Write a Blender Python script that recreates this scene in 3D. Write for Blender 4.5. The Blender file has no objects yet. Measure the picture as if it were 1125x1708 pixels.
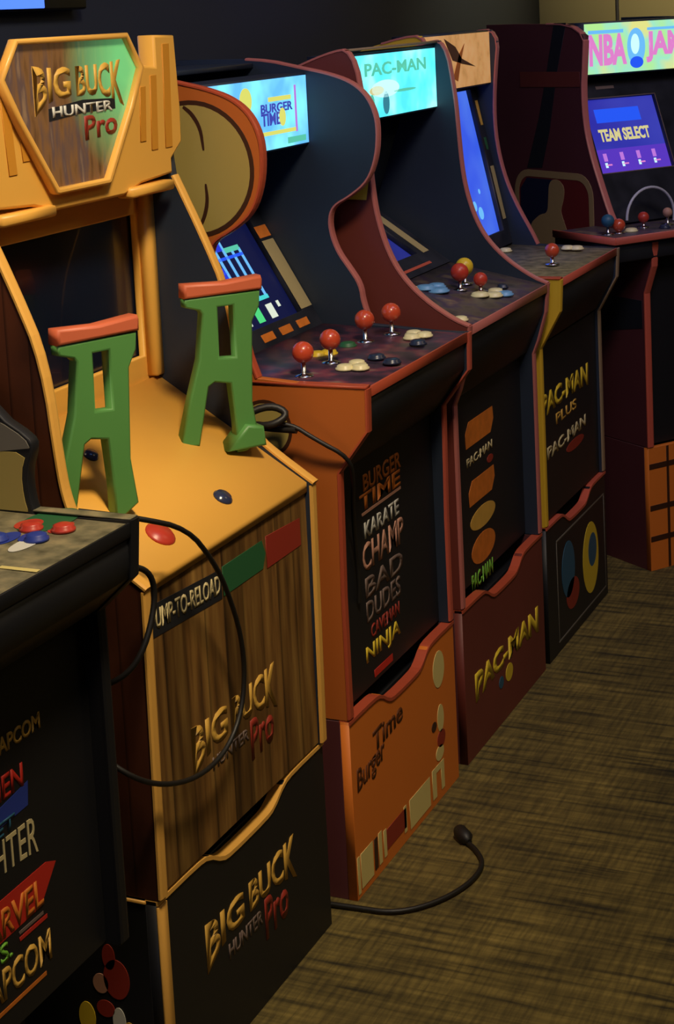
import bpy, math, random
from mathutils import Matrix, Vector
random.seed(7)
S = bpy.context.scene
C = S.collection
# ------------------------------------------------------------------ camera
yaw, pit, rol = 0.4241, 0.1400, -0.0499
FPX, PX, PY = 2842.948, 575.983, 422.973
fw = Vector((-math.sin(yaw)*math.cos(pit), math.cos(yaw)*math.cos(pit), -math.sin(pit)))
rt = fw.cross(Vector((0, 0, 1))).normalized(); up = rt.cross(fw)
r2 = rt*math.cos(rol)+up*math.sin(rol); u2 = up*math.cos(rol)-rt*math.sin(rol)
cd = bpy.data.cameras.new('camera'); cam = bpy.data.objects.new('camera', cd); C.objects.link(cam)
m = Matrix((r2, u2, -fw)).transposed().to_4x4(); m.translation = Vector((1.0955, -2.3501, 1.4271))
cam.matrix_world = m
cd.sensor_fit = 'HORIZONTAL'; cd.sensor_width = 36; cd.lens = FPX*36/1125
cd.shift_x = (562.5-PX)/1125; cd.shift_y = (PY-854)/1125
cd.clip_start = .05; cd.clip_end = 50
S.camera = cam
# ------------------------------------------------------------------ light
S.view_settings.view_transform = 'Standard'; S.view_settings.look = 'None'
S.view_settings.exposure = 0.0; S.view_settings.gamma = 1.0; S.view_settings.use_curve_mapping = False
w = bpy.data.worlds.new('room_air'); S.world = w; w.use_nodes = True
w.node_tree.nodes['Background'].inputs[0].default_value = (.05, .08, .16, 1)
w.node_tree.nodes['Background'].inputs[1].default_value = .12
def area(name, loc, target, size, power, col, spread=180):
    l = bpy.data.lights.new(name, 'AREA'); l.shape = 'DISK'; l.size = size; l.energy = power; l.color = col
    l.spread = math.radians(spread)
    o = bpy.data.objects.new(name, l); C.objects.link(o); o.location = loc
    o.rotation_euler = (Vector(target)-Vector(loc)).to_track_quat('-Z', 'Y').to_euler()
    return o
area('ceiling_lamp_near', (.75, -1.0, 2.55), (-.15, -.3, .75), .35, 8., (1, .79, .49), 80)
area('ceiling_lamp_aisle', (1.9, .9, 2.5), (.3, .7, .3), .6, 4.2, (1, .76, .42))
area('back_wall_fill', (-.1, 2.5, 2.5), (-.35, 3.2, 1.5), .4, 9, (1, .88, .55), 120)  # added fill that brightens the beige back wall
area('cool_room_fill', (.4, -3.0, 2.2), (.3, 1.5, 1.1), 1.4, 7.5, (.72, .74, 1.0))  # added cool fill from the camera side, lifts the camera-facing sides
area('cool_wall_fill', (.6, -.4, 2.6), (-.65, .2, 1.6), .8, 5., (.22, .42, 1.0))  # added blue fill, turns the dark wall navy
area('row_end_fill', (.75, .5, 2.6), (-.1, 1.8, 1.1), .8, 5.5, (.86, .74, .92), 100)  # added fill for the side of the basketball cabinet, no fixture there

# ------------------------------------------------------------------ materials
def lin(c):
    return tuple(((x/255)/12.92 if x/255 <= .04045 else ((x/255+.055)/1.055)**2.4) for x in c)
M = {}
def mat(name, rgb, rough=.55, metal=0., emit=None, es=1., noise=.0, nscale=8., bump=0., coat=0.):
    if name in M: return M[name]
    mm = bpy.data.materials.new(name); mm.use_nodes = True
    nt = mm.node_tree; b = nt.nodes['Principled BSDF']
    c = lin(rgb)
    b.inputs['Base Color'].default_value = (*c, 1); b.inputs['Roughness'].default_value = rough
    b.inputs['Metallic'].default_value = metal
    b.inputs['Coat Weight'].default_value = coat
    if noise:
        tc = nt.nodes.new('ShaderNodeTexCoord'); n = nt.nodes.new('ShaderNodeTexNoise')
        n.inputs['Scale'].default_value = nscale; n.inputs['Detail'].default_value = 4
        nt.links.new(tc.outputs['Object'], n.inputs['Vector'])
        mx = nt.nodes.new('ShaderNodeMix'); mx.data_type = 'RGBA'
        mx.inputs[6].default_value = (*[x*(1-noise) for x in c], 1); mx.inputs[7].default_value = (*[min(1, x*(1+noise)) for x in c], 1)
        nt.links.new(n.outputs['Fac'], mx.inputs[0]); nt.links.new(mx.outputs[2], b.inputs['Base Color'])
        if bump:
            bp = nt.nodes.new('ShaderNodeBump'); bp.inputs['Strength'].default_value = bump; bp.inputs['Distance'].default_value = .002
            nt.links.new(n.outputs['Fac'], bp.inputs['Height']); nt.links.new(bp.outputs[0], b.inputs['Normal'])
    if emit:
        b.inputs['Emission Color'].default_value = (*lin(emit), 1); b.inputs['Emission Strength'].default_value = es
    M[name] = mm
    return mm

def emission_noise(name, c1, c2, scale, es, stretch=(1, 1, 1), c3=None):
    mm = bpy.data.materials.new(name); mm.use_nodes = True; nt = mm.node_tree; b = nt.nodes['Principled BSDF']
    b.inputs['Base Color'].default_value = (.02, .02, .02, 1); b.inputs['Roughness'].default_value = .3
    tc = nt.nodes.new('ShaderNodeTexCoord'); mp = nt.nodes.new('ShaderNodeMapping'); mp.inputs['Scale'].default_value = stretch
    n = nt.nodes.new('ShaderNodeTexNoise'); n.inputs['Scale'].default_value = scale; n.inputs['Detail'].default_value = 2
    r = nt.nodes.new('ShaderNodeValToRGB'); r.color_ramp.elements[0].position = .35; r.color_ramp.elements[1].position = .65
    r.color_ramp.elements[0].color = (*lin(c1), 1); r.color_ramp.elements[1].color = (*lin(c2), 1)
    if c3:
        e = r.color_ramp.elements.new(.5); e.color = (*lin(c3), 1)
    nt.links.new(tc.outputs['Object'], mp.inputs[0]); nt.links.new(mp.outputs[0], n.inputs['Vector'])
    nt.links.new(n.outputs['Fac'], r.inputs[0]); nt.links.new(r.outputs[0], b.inputs['Emission Color'])
    b.inputs['Emission Strength'].default_value = es
    M[name] = mm; return mm

def ramp_noise(name, stops, scale, stretch, rough=.6, detail=4, extra=None, bump=0.):
    mm = bpy.data.materials.new(name); mm.use_nodes = True; nt = mm.node_tree; b = nt.nodes['Principled BSDF']
    b.inputs['Roughness'].default_value = rough
    tc = nt.nodes.new('ShaderNodeTexCoord'); mp = nt.nodes.new('ShaderNodeMapping'); mp.inputs['Scale'].default_value = stretch
    n = nt.nodes.new('ShaderNodeTexNoise'); n.inputs['Scale'].default_value = scale; n.inputs['Detail'].default_value = detail
    r = nt.nodes.new('ShaderNodeValToRGB')
    els = r.color_ramp.elements
    els[0].position = stops[0][0]; els[0].color = (*lin(stops[0][1]), 1)
    els[1].position = stops[-1][0]; els[1].color = (*lin(stops[-1][1]), 1)
    for p, c in stops[1:-1]:
        e = els.new(p); e.color = (*lin(c), 1)
    nt.links.new(tc.outputs['Object'], mp.inputs[0]); nt.links.new(mp.outputs[0], n.inputs['Vector'])
    nt.links.new(n.outputs['Fac'], r.inputs[0]); nt.links.new(r.outputs[0], b.inputs['Base Color'])
    M[name] = mm; return mm, nt, b, r, tc

mat('wall_dark', (42, 50, 68), .8, noise=.1, nscale=3)
mat('wall_beige', (160, 145, 98), .8, noise=.08, nscale=4)
mat('trim_dark', (40, 36, 34), .6)
mat('ceiling_white', (120, 116, 108), .9)
mat('inner_dark', (36, 46, 62), .5, noise=.12, nscale=20)
mat('panel_black', (22, 23, 27), .5, noise=.1, nscale=14)
mat('deck_dark', (70, 64, 58), .4, noise=.25, nscale=50)
mat('yellow', (234, 176, 78), .42, noise=.05, nscale=6)
mat('yellow_groove_shade', (208, 142, 44), .5)  # darker yellow paints the recess shade of the topper grooves
mat('side_yellow', (222, 180, 48), .5)
mat('tmold_yellow', (235, 178, 85), .35)
mat('tmold_red', (196, 92, 72), .35)
mat('tmold_orange', (180, 80, 54), .35)
mat('tmold_pale', (150, 128, 100), .4)
mat('tmold_pink', (190, 112, 104), .35)
mat('orange_side', (186, 100, 40), .5, noise=.06, nscale=5)
mat('orange_riser', (222, 122, 42), .5, noise=.05, nscale=4)
mat('maroon', (112, 50, 42), .5, noise=.18, nscale=5)
mat('maroon_dark', (88, 44, 48), .5, noise=.15, nscale=6)
mat('dark_art', (30, 32, 38), .5)
mat('brown_line', (62, 34, 18), .5)
mat('cream', (168, 150, 82), .55, noise=.05, nscale=4)
mat('cream_light', (222, 205, 130), .55)
mat('ball_red', (205, 78, 48), .3, coat=.5)
mat('chrome', (200, 200, 205), .2, 1.)
mat('button_white', (235, 225, 175), .35)
mat('button_yellow', (225, 190, 50), .35)
mat('button_red', (190, 60, 45), .35)
mat('button_blue', (110, 165, 215), .35)
mat('button_dark', (40, 48, 72), .3)
mat('green', (88, 146, 76), .45, noise=.06, nscale=8)
mat('orange_cap', (208, 106, 72), .5)
mat('cable', (26, 24, 22), .5)
mat('cable_white', (190, 190, 200), .4)
mat('gold', (214, 168, 72), .5, noise=.15, nscale=40)
mat('text_yellow', (226, 196, 50), .5)
mat('text_pale', (205, 190, 140), .5)
mat('text_brown', (92, 46, 14), .5)
mat('text_red', (196, 44, 32), .5)
mat('text_orange', (214, 120, 40), .5, noise=.3, nscale=60)
mat('text_pink', (190, 140, 118), .5)
mat('text_grey', (118, 100, 92), .5)
mat('text_white', (215, 215, 205), .5)
mat('art_blue', (40, 60, 150), .5)
mat('art_teal', (40, 92, 120), .5)
mat('art_green', (120, 190, 60), .5)
mat('badge_green', (40, 96, 58), .5)
mat('badge_red', (150, 48, 34), .5)
mat('screen_off', (16, 24, 42), .22, coat=.3)
mat('strip_cream', (176, 160, 112), .5)
mat('lens_dark', (50, 56, 84), .2)
mat('emblem_navy', (22, 28, 56), .5); mat('emblem_red', (110, 34, 34), .5); mat('emblem_line', (165, 138, 92), .5)
mat('apron_edge', (112, 108, 98), .5)
def E_(name, rgb, es=1.): return mat(name, (10, 10, 12), .3, emit=rgb, es=es)
emission_noise('marq_cyan', (90, 170, 235), (120, 220, 240), 14, 1.45, c3=(110, 195, 245))
emission_noise('marq_cyan2', (70, 205, 225), (150, 250, 250), 12, 1.5, c3=(95, 228, 245))
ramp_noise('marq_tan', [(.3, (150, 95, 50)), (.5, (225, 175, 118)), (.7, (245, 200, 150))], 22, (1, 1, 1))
b = M['marq_tan'].node_tree.nodes['Principled BSDF']; b.inputs['Emission Color'].default_value = (*lin((190, 140, 80)), 1); b.inputs['Emission Strength'].default_value = .7  # tan marquee is unlit; the added glow only brightens its print
emission_noise('marq_green', (170, 225, 140), (215, 215, 130), 10, 1.15, c3=(150, 220, 190))
emission_noise('screen_blue', (52, 90, 235), (78, 120, 240), 6, .95)
emission_noise('screen_dim', (24, 26, 110), (44, 58, 170), 6, .7)
emission_noise('screen_violet', (44, 44, 175), (60, 66, 190), 5, .85)
E_('screen_navy', (12, 18, 60), 1.)
E_('glow_blue', (40, 60, 215)); E_('glow_sky', (110, 190, 250)); E_('glow_cyan', (70, 215, 210)); E_('glow_white', (225, 235, 215))
E_('glow_green', (80, 220, 130)); E_('glow_yellow', (225, 225, 110)); E_('glow_navy', (60, 70, 175)); E_('glow_pink', (225, 130, 205))
E_('glow_purple', (96, 60, 205), .85); E_('glow_royal', (38, 88, 245)); E_('glow_cream', (225, 215, 150), .9); E_('glow_teal', (50, 130, 150)); E_('glow_wallmon', (70, 110, 220), 2.)
E_('glow_magenta', (190, 120, 220)); E_('glow_tealgreen', (90, 200, 170)); E_('glow_pale', (200, 250, 250), 1.1)
# signboard: woodland picture behind a clear sheet, green glare painted into its colour
mm, nt, b, r, tc = ramp_noise('sign_art_glare', [(.25, (60, 40, 26)), (.45, (118, 84, 50)), (.6, (88, 70, 66)), (.8, (150, 120, 84))], 9, (1, 6, 1.2), .35)
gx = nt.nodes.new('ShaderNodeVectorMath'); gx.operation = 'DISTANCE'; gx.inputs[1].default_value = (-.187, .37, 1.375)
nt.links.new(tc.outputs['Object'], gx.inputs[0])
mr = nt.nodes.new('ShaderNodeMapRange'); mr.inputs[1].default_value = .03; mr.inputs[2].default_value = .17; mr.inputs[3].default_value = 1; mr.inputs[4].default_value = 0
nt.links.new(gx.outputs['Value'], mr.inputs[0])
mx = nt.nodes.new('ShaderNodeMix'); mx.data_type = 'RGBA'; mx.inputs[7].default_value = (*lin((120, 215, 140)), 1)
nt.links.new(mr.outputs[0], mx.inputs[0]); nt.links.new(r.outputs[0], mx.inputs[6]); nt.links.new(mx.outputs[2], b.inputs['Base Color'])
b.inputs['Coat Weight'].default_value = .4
b.inputs['Emission Strength'].default_value = .35  # faint glow added so picture and glare look brighter
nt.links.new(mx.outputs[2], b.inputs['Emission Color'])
# brown planks (vertical boards) for the hunting cabinet
def planks(name, cols, pitch=.034):
    mm, nt, b, r, tc = ramp_noise(name, cols, 5, (1, 9, .8), .5, 5)
    sx = nt.nodes.new('ShaderNodeSeparateXYZ'); nt.links.new(tc.outputs['Object'], sx.inputs[0])
    ad = nt.nodes.new('ShaderNodeMath'); ad.operation = 'ADD'; nt.links.new(sx.outputs[0], ad.inputs[0]); nt.links.new(sx.outputs[1], ad.inputs[1])
    mu = nt.nodes.new('ShaderNodeMath'); mu.operation = 'DIVIDE'; mu.inputs[1].default_value = pitch; nt.links.new(ad.outputs[0], mu.inputs[0])
    fr = nt.nodes.new('ShaderNodeMath'); fr.operation = 'FRACT'; nt.links.new(mu.outputs[0], fr.inputs[0])
    fl = nt.nodes.new('ShaderNodeMath'); fl.operation = 'FLOOR'; nt.links.new(mu.outputs[0], fl.inputs[0])
    wn = nt.nodes.new('ShaderNodeTexWhiteNoise'); wn.noise_dimensions = '1D'; nt.links.new(fl.outputs[0], wn.inputs['W'])
    gp = nt.nodes.new('ShaderNodeMapRange'); gp.inputs[1].default_value = 0; gp.inputs[2].default_value = .14; gp.inputs[3].default_value = .35; gp.inputs[4].default_value = 1
    nt.links.new(fr.outputs[0], gp.inputs[0])
    sc = nt.nodes.new('ShaderNodeMapRange'); sc.inputs[3].default_value = .6; sc.inputs[4].default_value = 1.35; nt.links.new(wn.outputs['Value'], sc.inputs[0])
    pm = nt.nodes.new('ShaderNodeMath'); pm.operation = 'MULTIPLY'; nt.links.new(gp.outputs[0], pm.inputs[0]); nt.links.new(sc.outputs[0], pm.inputs[1])
    vm = nt.nodes.new('ShaderNodeVectorMath'); vm.operation = 'SCALE'; nt.links.new(r.outputs[0], vm.inputs[0]); nt.links.new(pm.outputs[0], vm.inputs['Scale'])
    nt.links.new(vm.outputs[0], b.inputs['Base Color'])
planks('planks', [(.3, (54, 34, 16)), (.48, (112, 78, 36)), (.6, (132, 98, 48)), (.75, (160, 122, 62))], .055)
planks('planks_dark', [(.3, (44, 22, 14)), (.5, (92, 48, 28)), (.7, (110, 60, 34))])
# carpet
mm, nt, b, r, tc = ramp_noise('carpet', [(.30, (42, 36, 16)), (.44, (92, 79, 36)), (.6, (115, 99, 48)), (.8, (134, 116, 60))], 5, (.9, 14, 1), .95, 7)
mp2 = nt.nodes.new('ShaderNodeMapping'); mp2.inputs['Scale'].default_value = (14, 1.2, 1); nt.links.new(tc.outputs['Object'], mp2.inputs[0])
n2 = nt.nodes.new('ShaderNodeTexNoise'); n2.inputs['Scale'].default_value = 9; n2.inputs['Detail'].default_value = 5; nt.links.new(mp2.outputs[0], n2.inputs['Vector'])
m2 = nt.nodes.new('ShaderNodeMapRange'); m2.inputs[1].default_value = .34; m2.inputs[2].default_value = .6; m2.inputs[3].default_value = .62; m2.inputs[4].default_value = 1.12
nt.links.new(n2.outputs['Fac'], m2.inputs[0])
n3 = nt.nodes.new('ShaderNodeTexNoise'); n3.inputs['Scale'].default_value = 6; n3.inputs['Detail'].default_value = 3; nt.links.new(tc.outputs['Object'], n3.inputs['Vector'])
m3 = nt.nodes.new('ShaderNodeMapRange'); m3.inputs[1].default_value = .3; m3.inputs[2].default_value = .7; m3.inputs[3].default_value = .6; m3.inputs[4].default_value = 1.2
nt.links.new(n3.outputs['Fac'], m3.inputs[0])
q1 = nt.nodes.new('ShaderNodeMath'); q1.operation = 'MULTIPLY'; nt.links.new(m2.outputs[0], q1.inputs[0]); nt.links.new(m3.outputs[0], q1.inputs[1])
vs = nt.nodes.new('ShaderNodeVectorMath'); vs.operation = 'SCALE'; nt.links.new(r.outputs[0], vs.inputs[0]); nt.links.new(q1.outputs[0], vs.inputs['Scale'])
nt.links.new(vs.outputs[0], b.inputs['Base Color'])
bp = nt.nodes.new('ShaderNodeBump'); bp.inputs['Strength'].default_value = .5; bp.inputs['Distance'].default_value = .003
nt.links.new(q1.outputs[0], bp.inputs['Height']); nt.links.new(bp.outputs[0], b.inputs['Normal'])
# printed deck: mottled dark art
ramp_noise('deck_print', [(.3, (52, 48, 56)), (.45, (92, 82, 76)), (.55, (70, 56, 84)), (.7, (130, 112, 92))], 16, (1, 1, 1), .4, 3)
ramp_noise('deck_print_red', [(.3, (40, 32, 48)), (.48, (66, 46, 66)), (.6, (110, 54, 70)), (.75, (120, 108, 96))], 20, (1, 1, 1), .4, 3)
ramp_noise('deck_stone', [(.3, (84, 80, 60)), (.5, (120, 114, 88)), (.7, (150, 138, 104))], 40, (1, 1, 1), .5, 4)
ramp_noise('bezel_art', [(.35, (44, 34, 34)), (.55, (78, 48, 34)), (.7, (120, 70, 36))], 14, (1, 1, 1), .45, 3)
ramp_noise('bezel_dark', [(.35, (20, 24, 34)), (.7, (44, 46, 56))], 14, (1, 1, 1), .45, 3)

# ------------------------------------------------------------------ mesh helpers
def link(name, me, m_, parent=None):
    o = bpy.data.objects.new(name, me); C.objects.link(o)
    if m_ is not None: me.materials.append(M[m_] if isinstance(m_, str) else m_)
    if parent is not None: o.parent = parent
    return o
def tag(o, label, cat, group=None):
    o['label'] = label; o['category'] = cat
    if group: o['group'] = group
    return o
def struct(o): o['kind'] = 'structure'; return o
def thing(name, loc, label, cat, group=None, rz=0):
    o = bpy.data.objects.new(name, None); C.objects.link(o); o.location = loc; o.rotation_euler = (0, 0, rz)
    o.empty_display_size = .1
    return tag(o, label, cat, group)
AX = {'Y': lambda a, b, c: (a, c, b),      # loops in (x, z), thickness along y
      'X': lambda a, b, c: (c, a, b),      # loops in (y, z), thickness along x
      'Z': lambda a, b, c: (a, b, c)}      # loops in (x, y), thickness along z
def curve_mesh(cu):
    o = bpy.data.objects.new('t', cu); C.objects.link(o)
    dg = bpy.context.evaluated_depsgraph_get(); dg.update()
    me = bpy.data.meshes.new_from_object(o.evaluated_get(dg))
    bpy.data.objects.remove(o); bpy.data.curves.remove(cu)
    return me
def plate(name, loops, c0, c1, axis, m_, parent=None, bevel=.0015, fn=None):
    """closed outline(s) extruded from c0 to c1 along an axis; further loops cut holes"""
    cu = bpy.data.curves.new('p', 'CURVE'); cu.dimensions = '2D'; cu.fill_mode = 'BOTH'
    h = abs(c1-c0)/2; bv = min(bevel, h*.6)
    cu.extrude = max(h-bv, 1e-5); cu.bevel_depth = bv; cu.bevel_resolution = 1; cu.offset = -bv
    for lp in loops:
        s = cu.splines.new('POLY'); s.points.add(len(lp)-1); s.use_cyclic_u = True
        for p, q in zip(s.points, lp): p.co = (q[0], q[1], 0, 1)
    me = curve_mesh(cu); mid = (c0+c1)/2
    f = AX[axis]
    for v in me.vertices:
        co = f(v.co.x, v.co.y, v.co.z+mid)
        v.co = fn(*co) if fn else co
    return link(name, me, m_, parent)
def fix_normals(o):
    import bmesh
    bm = bmesh.new(); bm.from_mesh(o.data); bmesh.ops.recalc_face_normals(bm, faces=bm.faces); bm.to_mesh(o.data); bm.free()
def box(name, x, y, z, m_, parent=None, bevel=.002, fn=None):
    return plate(name, [[(x[0], y[0]), (x[1], y[0]), (x[1], y[1]), (x[0], y[1])]], z[0], z[1], 'Z', m_, parent, bevel, fn)
def sweep(name, pts, wid, th, m_, parent, c, close=False):
    """flat edge banding along (x, z) points, 'wid' wide around y = c"""
    vs = []; n = len(pts)
    for i, p in enumerate(pts):
        a = Vector(pts[max(i-1, 0)]); b_ = Vector(pts[min(i+1, n-1)]); t = (b_-a).normalized(); nr = Vector((t.y, -t.x))
        for s_, k in ((-1, -1), (-1, 1), (-.55, 1.9), (.55, 1.9), (1, 1), (1, -1)):
            vs.append((p[0]+nr.x*th*k/2, c+s_*wid/2, p[1]+nr.y*th*k/2))
    fs = []; K = 6
    for i in range(n-1):
        for k in range(K):
            fs.append((i*K+k, i*K+(k+1) % K, (i+1)*K+(k+1) % K, (i+1)*K+k))
    fs.append(tuple(range(K))); fs.append(tuple((n-1)*K+k for k in range(K))[::-1])
    me = bpy.data.meshes.new(name); me.from_pydata(vs, [], fs); me.update()
    o = link(name, me, m_, parent); fix_normals(o); return o
def smooth(pts, it=2):
    for _ in range(it):
        q = [pts[0]]
        for a, b_ in zip(pts, pts[1:]):
            q += [tuple(.75*i+.25*j for i, j in zip(a, b_)), tuple(.25*i+.75*j for i, j in zip(a, b_))]
        pts = q+[pts[-1]]
    return pts
def tube(name, pts, r, m_, parent=None, it=2, res=3):
    cu = bpy.data.curves.new('t', 'CURVE'); cu.dimensions = '3D'; cu.bevel_depth = r; cu.bevel_resolution = res; cu.use_fill_caps = True
    pts = smooth(pts, it); s = cu.splines.new('POLY'); s.points.add(len(pts)-1)
    for p, q in zip(s.points, pts): p.co = (*q, 1)
    me = curve_mesh(cu)
    for p in me.polygons: p.use_smooth = True
    return link(name, me, m_, parent)
def lathe(name, prof, origin, m_, parent, axis=(0, 0, 1), n=24, sm=True):
    q = Vector((0, 0, 1)).rotation_difference(Vector(axis)); vs = []; fs = []
    for r_, h in prof:
        for k in range(n):
            a = 2*math.pi*k/n; v = q @ Vector((r_*math.cos(a), r_*math.sin(a), h))+Vector(origin); vs.append(v)
    for i in range(len(prof)-1):
        for k in range(n): fs.append((i*n+k, i*n+(k+1) % n, (i+1)*n+(k+1) % n, (i+1)*n+k))
    fs.append(tuple(range(n))[::-1]); fs.append(tuple((len(prof)-1)*n+k for k in range(n)))
    me = bpy.data.meshes.new(name); me.from_pydata(vs, [], fs); me.update()
    if sm:
        for p in me.polygons: p.use_smooth = len(p.vertices) == 4
    return link(name, me, m_, parent)
def lettering(name, txt, box_, x, m_, parent, fn=None, bold=.024, thick=.0008, shear=0., rise=0., arc=0., ends=None, side=0):
    """flat lettering filling (y0, y1, z0, z1) on the plane at x; ends stretches the outer letters"""
    cu = bpy.data.curves.new('x', 'FONT'); cu.body = txt; cu.offset = bold; cu.align_x = 'LEFT'; cu.space_line = .85; cu.resolution_u = 3
    if '\n' in txt: cu.align_x = 'CENTER'
    me = curve_mesh(cu)
    xs = [v.co.x for v in me.vertices]; ys = [v.co.y for v in me.vertices]
    a0, a1, b0, b1 = min(xs), max(xs), min(ys), max(ys)
    y0, y1, z0, z1 = box_
    import bmesh
    bm = bmesh.new(); bm.from_mesh(me)
    r_ = bmesh.ops.extrude_face_region(bm, geom=bm.faces[:])
    up_ = [g for g in r_['geom'] if isinstance(g, bmesh.types.BMVert)]
    sel = set(up_)
    for v in bm.verts:
        u = (v.co.x-a0)/(a1-a0); w_ = (v.co.y-b0)/(b1-b0)
        wz = w_
        if ends: # outer letters longer downwards
            k = abs(u-.5)*2 if side == 0 else (1-u if side < 0 else u)
            wz = w_-(1-w_)*ends*k**3+(.25*ends*w_*k**3 if side else 0)
        yy = y0+(y1-y0)*u+shear*(w_)*(y1-y0)*.1
        zz = z0+(z1-z0)*wz+rise*u+arc*(1-(2*u-1)**2)
        xx = x+(thick if v in sel else 0)
        v.co = Vector(fn(xx, yy, zz)) if fn else Vector((xx, yy, zz))
    bmesh.ops.recalc_face_normals(bm, faces=bm.faces)
    bm.to_mesh(me); bm.free()
    me.materials.clear()
    return link(name, me, m_, parent)
def big_buck(name, bx_, x, parent, ends):
    y0, y1, z0, z1 = bx_; w_ = y1-y0
    lettering(name, 'BIG', (y0, y0+.40*w_, z0, z1), x, 'gold', parent, ends=ends, side=-1, bold=.03)
    lettering(name, 'BUCK', (y0+.46*w_, y1, z0, z1), x, 'gold', parent, ends=ends, side=1, bold=.03)
def rectp(name, y0, y1, z0, z1, x, m_, parent, fn=None, th=.0008, skew=0.):
    return plate(name, [[(y0, z0), (y1, z0+skew), (y1, z1+skew), (y0, z1)]], x, x+th, 'X', m_, parent, 0.0002, fn)
def ell(cy, cz, ry, rz_, n=28, tilt=0.):
    ct, st = math.cos(tilt), math.sin(tilt)
    return [(cy+ry*math.cos(2*math.pi*k/n)*ct-rz_*math.sin(2*math.pi*k/n)*st, cz+ry*math.cos(2*math.pi*k/n)*st+rz_*math.sin(2*math.pi*k/n)*ct) for k in range(n)]

# ------------------------------------------------------------------ room shell
def slab(name, x, y, z, m_): return struct(box(name, x, y, z, m_, None, .001))
slab('floor', (-.65, 3.4), (-4.0, 3.2), (-.05, 0), 'carpet')
slab('wall_left', (-.75, -.65), (-4.0, 3.3), (0, 2.7), 'wall_dark')
slab('wall_back', (-.65, 3.4), (3.2, 3.3), (0, 2.7), 'wall_beige')
slab('trim_back', (-.387, -.377), (3.194, 3.2), (0, 2.7), 'trim_dark')
slab('wall_right', (3.4, 3.5), (-4.0, 3.3), (0, 2.7), 'wall_beige')
slab('wall_front', (-.75, 3.5), (-4.1, -4.0), (0, 2.7), 'wall_dark')
slab('ceiling', (-.75, 3.5), (-4.1, 3.3), (2.7, 2.8), 'ceiling_white')
slab('baseboard_left', (-.65, -.638), (-4.0, 3.188), (0, .09), 'trim_dark')
slab('baseboard_back', (-.65, 3.4), (3.188, 3.2), (0, .09), 'trim_dark')

# ------------------------------------------------------------------ cabinet kit (local x = out of the front, y = along the row, z up)
PT = .016
HT = False
ZR = .306
def side_panels(root, W, prof, tmpts, ext, inner, tm, tm2=None, back=-.5, right_tm=True):
    """two outlined side boards with edge banding; the outline is in (x, z)"""
    out = []
    for i, y in enumerate((0, W-PT)):
        p = plate('side_panel', [prof], y, y+PT, 'Y', ext if i == 0 else inner, root, .0008)
        if i == 0: lining_mat = inner
        # inner face lining
        ins = plate('side_lining', [[(x*.998-.0012, z) for x, z in prof]], (y+PT) if i == 0 else (y-.0012), (y+PT+.0012) if i == 0 else y, 'Y', inner, p, .0002)
        sweep('edge_trim', tmpts, PT+.003, .003, tm if i == 0 else (tm2 or tm), p, y+PT/2)
        out.append(p)
    return out
def joystick(root, x, y, z, ballc='ball_red', h=.02, r=.0165):
    j = lathe('joystick', [(.016, 0), (.016, .002), (.006, .004), (.0038, .006), (.0038, h)], (x, y, z), 'chrome', root, n=16)
    pr_ = [(.0001+r*math.sin(math.pi*k/12), h+r-r*math.cos(math.pi*k/12)) for k in range(13)]
    lathe('joystick_ball', pr_, (x, y, z), ballc, j, n=24)
    return j
def button(root, x, y, z, m_='button_white', r=.0115, name='button'):
    return lathe(name, [(r*1.2, 0), (r*1.2, .003), (r, .004), (r, .007), (r*.7, .0085), (.0005, .0088)], (x, y, z), m_, root, n=20)
def riser(loc, W, D, label, front, side, tm, art, rz=0, shape='curve', fn=None, h=ZR, side_edge=True):
    root = thing('cabinet_riser', loc, label, 'riser', None, rz)
    H = h-.001
    if shape == 'curve':
        top = [(0, H), (.10*W/.48, H), (.13*W/.48, H-.004), (.165*W/.48, H-.026), (.19*W/.48, H-.03)]
        top = top+[(W-y, z) for y, z in reversed(top)]
    else:
        top = [(0, H), (W, H)]
    plate('front_board', [[(0, 0), (W, 0)]+[p for p in reversed(top)]], -.016, 0, 'X', front, root, .0006)
    fb = root.children[0] if root.children else None
    for y in (0, W-PT):
        plate('side_board', [[(-D, 0), (-.016, 0), (-.016, H), (-D, H)]], y, y+PT, 'Y', side, root, .0008)
    plate('back_board', [[(PT, 0), (W-PT, 0), (W-PT, H), (PT, H)]], -D, -D+.012, 'X', 'panel_black', root, .0006)
    box('top_board', (-D+.012, -.03), (PT, W-PT), (H-.05, H-.035), 'panel_black', root)
    if tm:
        # banding along the shaped top edge of the front board
        pts = smooth(top, 1)
        vs = []; fs = []
        n = len(pts)
        for y, z in pts:
            vs += [(-.017, y, z-.001), (.0022, y, z-.001), (.0022, y, z+.004-.003), (-.017, y, z+.004-.003)]
        vs = [(x, y, z) for x, y, z in vs]
        for i in range(n-1):
            for k in range(4): fs.append((i*4+k, i*4+(k+1) % 4, (i+1)*4+(k+1) % 4, (i+1)*4+k))
        fs += [(0, 1, 2, 3), ((n-1)*4+3, (n-1)*4+2, (n-1)*4+1, (n-1)*4)]
        vs2 = []
        for i, (x, y, z) in enumerate(vs):
            k = i % 4; vs2.append((x, y, z-(.004 if k < 2 else 0)))
        me = bpy.data.meshes.new('edge_trim'); me.from_pydata(vs2, [], fs); me.update()
        o = link('edge_trim', me, tm, root); fix_normals(o)
    if art: art(root, fn)
    return root

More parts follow.
